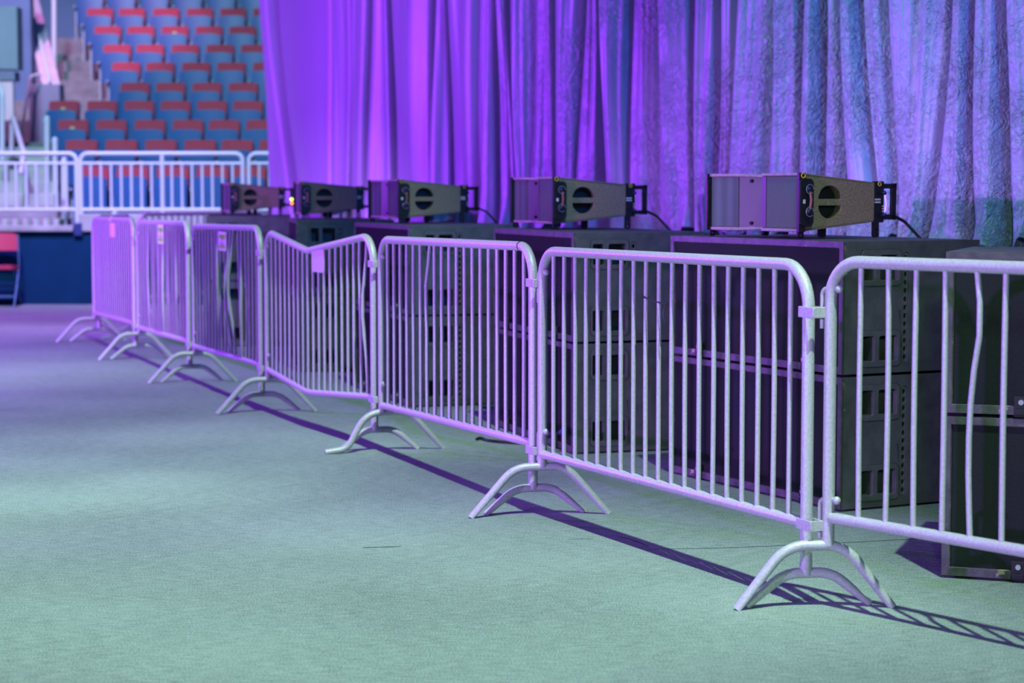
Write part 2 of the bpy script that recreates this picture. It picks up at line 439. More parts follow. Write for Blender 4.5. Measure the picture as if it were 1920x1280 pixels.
# ---- sloped parapet beside the aisle, with brackets and the wall under it
def sheared(x0, x1, dx, y0, y1, zb, z0, z1):
    return MB().add([(x0, y0, zb), (x1, y0, zb), (x1, y0, z0), (x0, y0, z0), (x0 + dx, y1, zb), (x1 + dx, y1, zb), (x1 + dx, y1, z1), (x0 + dx, y1, z1)],
                    [(0, 1, 2, 3), (5, 4, 7, 6), (4, 0, 3, 7), (1, 5, 6, 2), (3, 2, 6, 7), (4, 5, 1, 0)])
PY = 27.95; pl = at_y(78, 155, PY); prr = at_y(113, 155, PY)
struct(sheared(pl[0], prr[0], -1.25, PY, PY + 4.2, 1.2, pl[1], pl[1] + 1.55).build('wall_parapet', LILAC, None, 0, .01))
struct(MB().box((at_y(56, 200, PY)[0], PY - .05, 1.2), (prr[0], PY + .25, pl[1] - .02)).build('wall_parapet_end', VIOLETW, None, 0, .01))
struct(MB().box((-14, 29.0, 0), (at_y(60, 200, 29.0)[0], 29.2, 5)).build('wall_aisle', BLUEWALL, None, 0))
struct(MB().box((-14, 26.2, at_y(0, 130, 26.2)[1]), (at_y(33, 100, 26.2)[0], 26.5, at_y(0, 12, 26.2)[1])).build('wall_header', GREYBLUE, None, 0, .01))
struct(MB().box((-14, 26.22, at_y(0, 151, 26.2)[1]), (at_y(26, 100, 26.2)[0], 26.5, at_y(0, 134, 26.2)[1])).build('trim_4', VIOLETW, None, 0, .01))
struct(MB().box((at_y(3, 200, 28.9)[0], 28.88, 1.0), (at_y(25, 200, 28.9)[0], 28.98, at_y(0, 153, 28.9)[1])).build('wall_passage', LAMPPANEL, None, 0))
# handrail fixed on the parapet
r = empty('parapet_handrail', (0, 0, 0))
A = Vector((pl[0] + .10, PY - .02, pl[1] + .10)); B = Vector((pl[0] - 1.15, PY + 4.2, pl[1] + 1.65))
MB().tube([A + Vector((0.02, -.02, -.1)), A, B], .022, 10).build('rail', RAILW, r, 50)
for k in range(4):
    p = A.lerp(B, .12 + .27 * k); MB().cyl(p - Vector((0, 0, .1)), p, .018, 8).build('bracket', RAILW, r, 50)
tag(r, 'pale lilac handrail running up the sloped parapet beside the aisle', 'handrail')
def simple_rail(name, label, pts, rad, m=RAILW, cat='handrail', parts=None):
    r = empty(name, pts[0]); o = Vector(pts[0])
    MB().tube(fillet([Vector(p) - o for p in pts], .08), rad, 10).build('rail', m, r, 50)
    for (p, q) in parts or []:
        MB().cyl(Vector(p) - o, Vector(q) - o, rad * .9, 8).build('post', m, r, 50)
    return tag(r, label, cat)
def W(px, py, Y): x, z = at_y(px, py, Y); return Vector((x, Y, z))
simple_rail('wall_handrail', 'thin grey handrail sloping down the violet parapet end wall', [W(36, 275, 27.5), W(57, 143, 27.7), W(76, 139, 27.85)], .02, parts=[(W(52, 180, 27.65), W(64, 176, 27.88))])
simple_rail('aisle_handrail', 'pink lit short handrail at the foot of the lower aisle steps', [W(39, 325, 24.3), W(44, 285, 24.4), W(23, 215, 25.3), W(21, 285, 25.3)], .03, LILAC)
simple_rail('vomitory_rail', 'pale vertical rail with curved pink top at the passage edge', [W(4, 300, 25.0), W(4, 175, 25.0), W(-6, 150, 25.2)], .032, RAILW)
for k, (px, y0, y1, Y, lab) in enumerate([(101, -30, 78, 29.8, 'tall white post at the top of the upper aisle steps'), (88, 222, 300, 25.3, 'white post beside the third row of seats'), (103, 262, 345, 24.9, 'white post beside the second row of seats'), (120, 300, 400, 24.3, 'white post at the end of the bottom row of seats')]):
    a = W(px, y1, Y); b = W(px, y0, Y)
    rr_ = empty('aisle_post', a)
    MB().cyl((0, 0, -.35), b - a, .036, 12).build('post', RAILW, rr_, 50); MB().sphere(b - a, .036).build('cap', RAILW, rr_, 50)
    tag(rr_, lab, 'post')

# ---- folding chair in front of the low wall
def folding_chair(X, Y):
    r = empty('folding_chair', (X, Y, 0)); T = .011
    for sx in (-1, 1):
        x = .215 * sx
        MB().tube(fillet([(x, -.18, 0), (x * .99, .10, .44), (x * .85, .20, .82)], .3), T, 8, 0).build('leg', CHAIRST, r, 50)
        MB().tube([(x * .93, .22, 0), (x * .93, -.10, .45)], T, 8, 0).build('leg', CHAIRST, r, 50)
    for z, x, y, q in ((.225, .205, .08, .014), (.115, .21, -.14, .018), (.14, .2, .15, .012)):
        MB().cyl((-x, y, z), (x, y, z), q, 8).build('crossbar', CHAIRST, r, 50)
    mb = MB(); n = 8; vs = []; fs = []
    for i in range(n + 1):
        q = -1 + 2 * i / n
        wt, wb = .168, .205
        y = .175 + .02 * (1 - q * q)
        vs += [(wb * q, y - .02, .635), (wt * q, y + .02, .835 - .02 * abs(q) ** 5), (wt * q, y + .045, .835 - .02 * abs(q) ** 5), (wb * q, y + .005, .635)]
    for i in range(n):
        a = 4 * i; b = a + 4
        fs += [(a, b, b + 1, a + 1), (a + 1, b + 1, b + 2, a + 2), (a + 2, b + 2, b + 3, a + 3), (a + 3, b + 3, b, a)]
    fs += [(0, 1, 2, 3), (4 * n + 3, 4 * n + 2, 4 * n + 1, 4 * n)]
    mb.add(vs, fs).build('backrest', CHAIRRED, r, 40)
    loop = rrect(-.215, -.22, .215, .16, .06)
    MB().plate([loop], .05, lambda a, b, h: (a, b, .42 + h + .05 * (-b))).build('seat', CHAIRRED, r, 40, .012)
    tag(r, 'red padded folding chair with blue steel legs against the navy wall', 'chair')
folding_chair(-5.88, 23.2)

# ================================================================ CURTAIN
def line_Y(px, z=2.0):          # the drape hangs along X = 6.85 - .46 Y
    k = (px - 960) / FPX
    # X = k * (Y*CP - (z-CH)*SP)
    return (6.85 + k * (z - CH) * SP) / (k * CP + .46)
valleys = [  # px at the top edge of the picture, px at y=440, depth factor
    (491, 516, .9), (520, 560, .8), (626, 632, .75), (668, 656, .8), (706, 694, .85), (739, 742, 1.2), (818, 815, .9), (846, 858, 1.1), (905, 905, .35), (934, 945, .8),
    (962, 978, 1.1), (1006, 1004, .4), (1050, 1044, .7), (1100, 1085, .6), (1133, 1140, 1.2), (1186, 1188, .8), (1232, 1236, .35), (1308, 1312, 1.3), (1352, 1340, .6), (1388, 1368, .7),
    (1446, 1440, .4), (1512, 1496, 1.3), (1546, 1556, 1.1), (1580, 1592, .8), (1616, 1668, .8), (1668, 1690, .6), (1722, 1716, .3), (1788, 1752, .9), (1832, 1836, 1.4), (1884, 1904, .9), (1960, 1950, 1.0), (2030, 2040, .9), (2130, 2120, 1.), (2230, 2240, .9), (2350, 2340, 1.1), (2470, 2490, .8), (2620, 2610, 1.)]
def curtain():
    ND = Vector((-.908, -.418, 0)); ztop, zbot = 4.6, 1.03
    NZ = 90; per = 26
    rng = random.Random(3)
    ph = [(rng.random() * 6.28, rng.random() * 6.28, .7 + .6 * rng.random()) for _ in valleys]
    vs = []; fs = []; ncol = (len(valleys) - 1) * per + 1
    for iz in range(NZ + 1):
        fz = iz / NZ; z = ztop + (zbot - ztop) * fz
        for c in range(ncol):
            i = min(c // per, len(valleys) - 2); q = (c - i * per) / per
            a, b = valleys[i], valleys[i + 1]
            Ym = line_Y(a[0]); zt_ = 1.3 + .095 * Ym; zb_ = 1.3 - .021 * Ym; tz = max(-.8, (zt_ - z) / (zt_ - zb_)); ease = max(0, tz)
            e = tz if tz < 0 else ease ** 1.3
            pa = a[0] + (a[1] - a[0]) * e; pb = b[0] + (b[1] - b[0]) * e
            px = pa + (pb - pa) * q
            Y = line_Y(px); X = 6.85 - .46 * Y
            Ya, Yb = line_Y(pa), line_Y(pb); wid = abs(Ya - Yb) * 1.1
            amp = min(.26, .62 * wid * (.45 + .55 * (a[2] + b[2]) / 2))
            S_ = lambda x: (lambda y: y * y * (3 - 2 * y))(max(0., min(1., x)))
            Da = min(.42, .32 * a[2] ** 2.4) * (.6 + .4 * min(1, wid / .3)); Db = min(.42, .32 * b[2] ** 2.4) * (.6 + .4 * min(1, wid / .3))
            wd_ = min(.40, .075 / max(wid, .05))
            sh = .30 * 4 * q * (1 - q); dv = -Db * S_((q - (1 - wd_)) / wd_) - Da * (1 - S_(q / .09))
            p1, p2, p3 = ph[i]
            rip = .12 * amp * math.sin(q * PI * 2.6 * p3 + p1 + .5 * math.sin(z * 2 + p2)) * min(1, 4 * q * (1 - q) + .1)
            k9 = (.35 if a[0] < 900 else 1.) * min(1, wid / .25); rip += k9 * (.0065 * math.sin(q * PI * 9 + p2 + .9 * math.sin(z * 1.9 + p1)) * (.5 + .5 * math.sin(z * 1.3 + q * 5 + p3 * 9)) + .0035 * math.sin(q * PI * 17 + p1 * 2 + 1.3 * math.sin(z * 2.7 + p2))) * min(1, 6 * q * (1 - q))
            off = amp * sh + dv + rip + .02 * math.sin(z * 1.7 + c * .11)
            zz = z
            if fz > .9:                                   # hem sags and is pushed up on the boxes
                g = (fz - .9) / .1
                off += .05 * g * g * math.sin(c * .23 + 1) ; zz = z + g * (.035 * math.sin(c * .19) + .025 * math.sin(c * .53 + 2))
            P = Vector((X, Y, zz)) + ND * off
            vs.append(P)
    for iz in range(NZ):
        for c in range(ncol - 1):
            a = iz * ncol + c; fs.append((a, a + 1, a + 1 + ncol, a + ncol))
    o = MB().add(vs, fs).build('stage_drape', SATIN, None, 180, fixn=False)
    sm = o.modifiers.new('thick', 'SOLIDIFY'); sm.thickness = .004
    ss = o.modifiers.new('smooth', 'SUBSURF'); ss.levels = 1; ss.render_levels = 1
    tag(o, 'tall crumpled satin drape in purple and teal light behind the speakers', 'curtain')
    return o
curtain()
# black stage front below the hem
A = Vector((6.85 - .46 * 6.6 + .12, 6.6 + .05, 0)); B = Vector((6.85 - .46 * 18.6 + .12, 18.6 + .05, 0)); N = Vector((.908, .418, 0))
struct(MB().add([A, B, B + N * 3, A + N * 3] + [p + Vector((0, 0, .98)) for p in (A, B, B + N * 3, A + N * 3)], [(0, 1, 5, 4), (1, 2, 6, 5), (2, 3, 7, 6), (3, 0, 4, 7), (4, 5, 6, 7)]).build('wall_stage_front', STAGEBLK, None, 0))

# ================================================================ SUBWOOFERS
SW, SD, SH = 1.316, .70, .553
def make_sub():
    r = empty('subwoofer'); w, d, h = SW, SD, SH - .004; t = .028
    # hollow-sided carcass: core, front lip, side plates pierced for the handles
    mb = MB()
    mb.box((.09, .03, .012), (w - .09, d - .02, h - .004))           # core behind the handle pockets
    z0 = .008
    for (a, b) in (((0, 0, z0), (w, d, z0 + t)), ((0, 0, h - t), (w, d, h))): mb.box(a, b)
    mb.box((t, d - .02, z0 + t), (w - t, d, h - t))
    rec = [(.078, .055), (.078, .055)]
    holes = [rrect(.084, h * .665, .292, h * .938, .022), rrect(.084, h * .062, .292, h * .335, .022), rrect(.300, h * .085, .328, h * .915, .012)]
    for xs in (0, w - t):
        mb.plate([rrect(0, z0 + t, d, h - t, .0005, 1)] + holes, t, lambda a, b, q, xs=xs: (xs + q, a, b))
    mb.build('cabinet', BLACKBOX, r, 30, .003)
    # rim round the grille
    fr = MB(); fr.plate([rrect(0, z0, w, h, .004, 2), rrect(.026, z0 + .030, w - .026, h - .026, .003, 2)], .012, lambda a, b, q: (a, -.004 - q + .010, b))
    fr.build('front_frame', RIM, r, 30, .002)
    MB().box((.026, .004, z0 + .030), (w - .026, .03, h - .026)).build('front_grille', SUBGRILLE, r, 0)
    # handle inserts, each with two openings
    for xs, sg in ((0, -1), (w, 1)):
        for zc in (.8015, .1985):
            zl, zh = h * (zc - .1345), h * (zc + .1345)
            mbp = MB()
            mbp.plate([rrect(.088, zl, .288, zh, .020), rrect(.097, zl + .022, .155, zh - .022, .008), rrect(.180, zl + .022, .273, zh - .022, .010)], .016, lambda a, b, q, xs=xs, sg=sg: (xs - sg * (.013 - q), a, b))
            # sloped inner lips of the openings
            for y0, y1 in ((.097, .155), (.180, .273)):
                xo = xs - sg * .013; xi = xs - sg * .075
                mbp.box((min(xo, xi), y0 - .004, zl + .014), (max(xo, xi), y1 + .004, zl + .022))
                mbp.box((min(xo, xi), y1, zl + .02), (max(xo, xi), y1 + .012, zh - .02))
            mbp.build('handle_panel', HANDLE, r, 30, .002)
        # slotted rigging track
        tr = MB(); zl, zh = h * .095, h * .905; n = 13; hs = []
        for k in range(n):
            zc = zl + (zh - zl) * (k + .5) / n
            hs.append([(.314 + .008 * math.cos(2 * PI * j / 10), zc + .011 * math.sin(2 * PI * j / 10)) for j in range(10)])
        tr.plate([rrect(.302, zl - .004, .326, zh + .004, .010)] + hs, .006, lambda a, b, q, xs=xs, sg=sg: (xs - sg * (.010 - q), a, b))
        for k in range(n):
            zc = zl + (zh - zl) * (k + .5) / n + .014
            tr.box((xs - sg * .004 - .004, .308, zc - .003), (xs - sg * .004 + .004, .320, zc + .003))
        tr.build('rigging_track', TRACK, r, 30)
    for x in (.255, w - .255):
        lt = MB(); lt.box((x - .024, -.012, .002), (x + .024, .0, .072)); lt.box((x - .020, -.018, .008), (x + .020, -.010, .030))
        l = lt.build('latch', DARKMETAL, r, 0, .003)
        b_ = MB(); b_.cyl((x, -.020, .052), (x, -.010, .052), .009, 10); b_.build('bolt', WIRE, l, 40)
    for x in (.1, w - .1):
        MB().box((x - .06, .08, 0), (x + .06, d - .08, .010)).build('foot', BLACKRUB, r, 0)
    return r
sub0 = make_sub()
used = [False]
def place_sub(loc, rz, z, label, grp):
    o = copy_tree(sub0) if used[0] else sub0; used[0] = True
    o.location = (loc[0], loc[1], z); o.rotation_euler = (0, 0, rz); tag(o, label, 'subwoofer', grp); return o
STK = [((1.455, 6.793), -20.1), ((.737, 9.364), -62.57), ((-.095, 11.273), -72.17), ((-1.04, 13.475), -71.15), ((-1.752, 15.951), -81.18), ((-2.712, 18.409), -84.0)]
GR = 'two-high stacks of black subwoofers behind the barriers'
desc = ['the stack nearest the camera, square to the viewer', 'the stack carrying the speaker with the biggest visible grille', 'the third stack, behind the long straight barrier', 'the fourth stack, behind the dented barrier', 'the fifth stack, its front seen edge-on', 'the sixth stack, beside the stands railing']
for (p, a), ds in zip(STK, desc):
    place_sub(p, math.radians(a), .001, 'black subwoofer, lower box of ' + ds, GR)
    place_sub(p, math.radians(a), .001 + SH, 'black subwoofer, upper box of ' + ds, GR)

# faint outlines left on the grille of the front stack, worn lines
def on_stack(i, x, y, z):
    (p, a) = STK[i]; a = math.radians(a)
    return Vector((p[0] + math.cos(a) * x - math.sin(a) * y, p[1] + math.sin(a) * x + math.cos(a) * y, z))

# ================================================================ LINE ARRAY SPEAKERS
def make_speaker():
    r = empty('line_array_speaker'); w, d = .64, .41; hf, hr = .250, .170; z0 = .027; zc = z0 + hf / 2
    hh = lambda y: (hf + (hr - hf) * max(0, y) / d) / 2
    foot = [(0, .0), (.205, .010), (.335, .075), (.385, .0), (w, .0), (w, d), (0, d)]
    # body, a wedge with a V-shaped front; the right-hand 40 mm is the pierced side panel
    mb = MB(); F = [(0, .014), (.205, .020), (.335, .085), (.390, .014), (w - .05, .014), (w - .05, d), (.0, d)]
    vs = [(x, y, zc - hh(y) + .012) for x, y in F] + [(x, y, zc + hh(y) - .012) for x, y in F]; n = len(F)
    tri = tessellate_polygon([[Vector((p[0], p[1], 0)) for p in F]])
    fs = [tuple(t) for t in tri] + [tuple(i + n for i in t) for t in tri] + [(i, (i + 1) % n, (i + 1) % n + n, i + n) for i in range(n)]
    mb.add(vs, fs).build('cabinet', BROWNBOX, r, 30, .002)
    # top and bottom panels with their rounded front lips
    G = [(0, -.002), (.205, .006), (.335, .062), (.385, -.006), (w, -.006), (w, d), (0, d)]
    tri2 = tessellate_polygon([[Vector((p[0], p[1], 0)) for p in G]])
    for sg, nm in ((1, 'top_panel'), (-1, 'bottom_panel')):
        vs = [(x, y, zc + sg * (hh(y) - .013)) for x, y in G] + [(x, y, zc + sg * hh(y)) for x, y in G]
        fs = [tuple(t) for t in tri2] + [tuple(i + n for i in t) for t in tri2] + [(i, (i + 1) % n, (i + 1) % n + n, i + n) for i in range(n)]
        MB().add(vs, fs).build(nm, BROWNRIM, r, 30, .003)
    def quad(a, b, m, nm, inset=0):
        z1, z2 = zc - hf / 2 + .016, zc + hf / 2 - .016
        MB().add([(a[0], a[1], z1), (b[0], b[1], z1), (b[0], b[1], z2), (a[0], a[1], z2), (a[0], a[1] + .01, z1), (b[0], b[1] + .01, z1), (b[0], b[1] + .01, z2), (a[0], a[1] + .01, z2)],
                 [(0, 1, 2, 3), (5, 4, 7, 6), (3, 2, 6, 7), (4, 5, 1, 0), (0, 3, 7, 4), (1, 5, 6, 2)]).build(nm, m, r, 0)
    quad((.012, .003), (.200, .010), SPKGRILLE, 'front_grille')
    quad((.205, .012), (.338, .074), WAVE, 'waveguide')
    quad((.352, .060), (.386, .0), WAVE, 'waveguide')
    quad((.386, -.001), (.412, -.001), WAVE, 'front_strip')
    quad((.414, .001), (w - .012, .001), SPKGRILLE, 'front_grille')
    for z in (zc + .092, zc - .092):
        MB().cyl((.262, .030, z), (.262, .042, z), .008, 10).build('screw', GROOVE, r, 40)
    # side panels with two half-round hand holes
    def half(cy, cz, rad, up, n=12):
        P = [(cy + rad * math.cos(PI * k / n) * 1.0, cz + (1 if up else -1) * rad * .92 * math.sin(PI * k / n)) for k in range(n + 1)]
        return P
    for xs, sg in ((w, 1), (0, -1)):
        out = [(.012, zc - hh(.012)), (d, zc - hh(d)), (d, zc + hh(d)), (.012, zc + hh(.012))]
        q = MB()
        q.plate([out, half(.165, zc + .014, .062, True), half(.165, zc - .014, .062, False)], .045, lambda a, b, h, xs=xs, sg=sg: (xs - sg * (.045 - h), a, b))
        q.build('side_panel', BROWNBOX, r, 30, .004)
        hp = MB().plate([rrect(.095, zc - .08, .235, zc + .08, .05)], .004, lambda a, b, h, xs=xs, sg=sg: (xs - sg * (.052 - h), a, b)); hp.build('hand_pocket', POCKET, r, 0)
        # front rigging bracket
        X = xs
        bk = MB(); bk.plate([rrect(-.012, zc - .100, .062, zc + .100, .022)], .022, lambda a, b, h, xs=xs, sg=sg: (xs + sg * (h - .002), a, b))
        bk.box((min(X, X + sg * .016), -.014, zc - .125), (max(X, X + sg * .016), .022, zc + .125))
        fb = bk.build('rigging_bracket', DARKMETAL, r, 30, .003)
        for z in (.055, -.04):
            k_ = MB(); k_.sphere((X + sg * .028, .026, zc + z), .012); k_.cyl((X + sg * .01, .026, zc + z), (X + sg * .026, .026, zc + z), .008); k_.build('knob', BLUEKNOB, fb, 60)
            ring = [(X + sg * .034, .030 + .020 * math.cos(t_ * PI / 8), zc + z + (.0) + .020 * math.sin(t_ * PI / 8)) for t_ in range(15)]
            MB().tube(ring, .0016, 6).build('lanyard', WIRE, fb, 60)
        MB().tube([(X + sg * .03, .034, zc + .045), (X + sg * .034, .037, zc + .01), (X + sg * .03, .034, zc - .03)], .006, 6).build('strap', REDSTRAP, fb, 60)
        for z in (.086, -.086): MB().cyl((X + sg * .015, -.010, zc + z), (X + sg * .015, .03, zc + z), .004, 8).build('pin', WIRE, fb, 50)
        rg = MB(); rg.tube([(X + sg * .018, .006 + .010 * math.cos(t_ * PI / 6), zc + .113 + .010 * math.sin(t_ * PI / 6)) for t_ in range(13)], .0025, 6); rg.build('lock_ring', YELLOW, fb, 60)
        MB().box((min(X, X + sg * .0215), .004, zc - .005), (max(X, X + sg * .0215), .016, zc + .012)).build('label', WHITEPRINT, fb, 0)
        # rear plate
        rp = MB(); rp.plate([rrect(d - .004, zc - .088, d + .055, zc + .090, .006)], .012, lambda a, b, h, xs=xs, sg=sg: (xs - sg * (.014 - h), a, b))
        pb = rp.build('rear_plate', DARKMETAL, r, 30, .002)
        for z, rad in ((.04, .010), (-.055, .010)):
            k_ = MB(); k_.sphere((X + sg * .012, d + .046, zc + z), rad); k_.cyl((X - sg * .01, d + .046, zc + z), (X + sg * .012, d + .046, zc + z), .007); k_.build('knob', BLUEKNOB, pb, 60)
        for z in (.008, -.004): MB().box((min(X, X + sg * .0015) , d + .002, zc + z), (max(X, X + sg * .0015), d + .034, zc + z + .007)).build('label', WHITEPRINT, pb, 0)
        for k in range(4): MB().box((min(X, X + sg * .0015), d + .044, zc - .02 - .011 * k), (max(X, X + sg * .0015), d + .05, zc - .015 - .011 * k)).build('index_mark', WHITEPRINT, pb, 0)
        rg = MB(); rg.tube([(X + sg * .003, d + .026 + .008 * math.cos(t_ * PI / 6), zc + .078 + .008 * math.sin(t_ * PI / 6)) for t_ in range(13)], .0025, 6); rg.build('lock_ring', YELLOW, pb, 60)
        MB().tube([(X + sg * .012, d + .046, zc + .04), (X + sg * .02, d + .05, zc - .01), (X + sg * .012, d + .046, zc - .055)], .0016, 6).build('lanyard', WIRE, pb, 60)
        # legs down to the box below
        for y, zt in ((.010, zc - .11), (d + .012, zc - .07)):
            lg = MB(); lg.plate([rrect(y - .016, 0, y + .016, zt, .010)] + [[(y + .006 * math.cos(2 * PI * j / 8), zz + .006 * math.sin(2 * PI * j / 8)) for j in range(8)] for zz in (.014, .034)], .012, lambda a, b, h, xs=xs, sg=sg: (xs - sg * (.012 - h), a, b))
            lg.build('leg', DARKMETAL, r, 30, .001)
        y = .22; lg = MB().plate([rrect(y - .016, 0, y + .016, zc - hh(y) + .01, .012)], .02, lambda a, b, h, xs=xs, sg=sg: (xs - sg * (.13 - h), a, b)); lg.build('leg', DARKMETAL, r, 30)
    # rear connector frame
    rf = MB(); zl, zh = zc - .075, zc + .080
    for X in (w - .014, .002):
        rf.box((X, d + .05, zh - .022), (X + .012, d + .125, zh)); rf.box((X, d + .05, zl), (X + .012, d + .125, zl + .022)); rf.box((X, d + .098, zl), (X + .012, d + .125, zh))
    rf.box((.002, d + .10, zh - .02), (w - .002, d + .125, zh)); rf.box((.002, d + .10, zl), (w - .002, d + .125, zl + .02))
    rf.build('rear_frame', DARKMETAL, r, 30, .002)
    MB().tube(fillet([(w - .03, d + .125, zl + .02), (w - .02, d + .19, zl - .01), (w + .02, d + .26, .012 - .09 + .06)], .05), .007, 8).build('cable', CABLE, r, 50)
    return r
spk0 = make_speaker(); us = [False]
SPK = [(1, .285, .022, 3, 'black line array speaker with the biggest visible grille, on the second stack'),
       (2, -.04, .120, 2, 'black line array speaker above the long straight barrier, on the third stack'),
       (3, -.04, .115, 2, 'black line array speaker on the fourth stack, between purple drape folds'),
       (4, .03, .05, 2, 'black line array speaker on the fifth stack, grille nearly edge-on'),
       (5, .35, .10, 9, 'black line array speaker on the sixth stack, seen only from its side')]
for (i, x, y, rr, lab) in SPK:
    o = copy_tree(spk0) if us[0] else spk0; us[0] = True
    p = on_stack(i, x, y, .001 + 2 * SH)
    o.location = p; o.rotation_euler = (0, 0, math.radians(STK[i][1] + rr)); tag(o, lab, 'speaker', 'line array speakers on the subwoofer stacks')
    if i == 5:
        a = MB().sphere((.643, .52, .135), .013).build('indicator_light', LEDG, o, 60); a['label'] = 'small lit yellow-green indicator'
        b = MB().sphere((.643, .522, .10), .011).build('indicator_light', LEDO, o, 60); b['label'] = 'small lit orange indicator'

# loose loudspeaker cable with a blue plug by the third stack, and a cable on the carpet
o0 = on_stack(2, 1.0, -.08, 0); r = empty('speaker_cable', o0)
MB().tube(fillet([on_stack(2, .86, -.10, .008) - o0, on_stack(2, .98, -.09, .010) - o0, on_stack(2, 1.12, -.05, .085) - o0, on_stack(2, 1.22, -.03, .10) - o0], .05), .0075, 8).build('cord', CABLE, r, 50)
MB().cyl(on_stack(2, 1.21, -.03, .10) - o0, on_stack(2, 1.25, -.03, .115) - o0, .014, 10).build('plug', PALESEAL, r, 50)
tag(r, 'short black cable with a blue plug on the carpet before the third stack', 'cable')
r = empty('floor_cable', gnd(930, 824, 0)); o0 = Vector(gnd(930, 824, 0))
def lp(px, py, z): return Vector(gnd(px, py, z)) - o0
MB().tube(fillet([lp(894, 823, .008), lp(900, 820, .008), lp(915, 826, .008), lp(950, 829, .008), lp(1000, 832, .008)], .2), .008, 8).build('cord', CABLE, r, 50)
tag(r, 'thin black cable lying on the carpet behind the long straight barrier', 'cable')

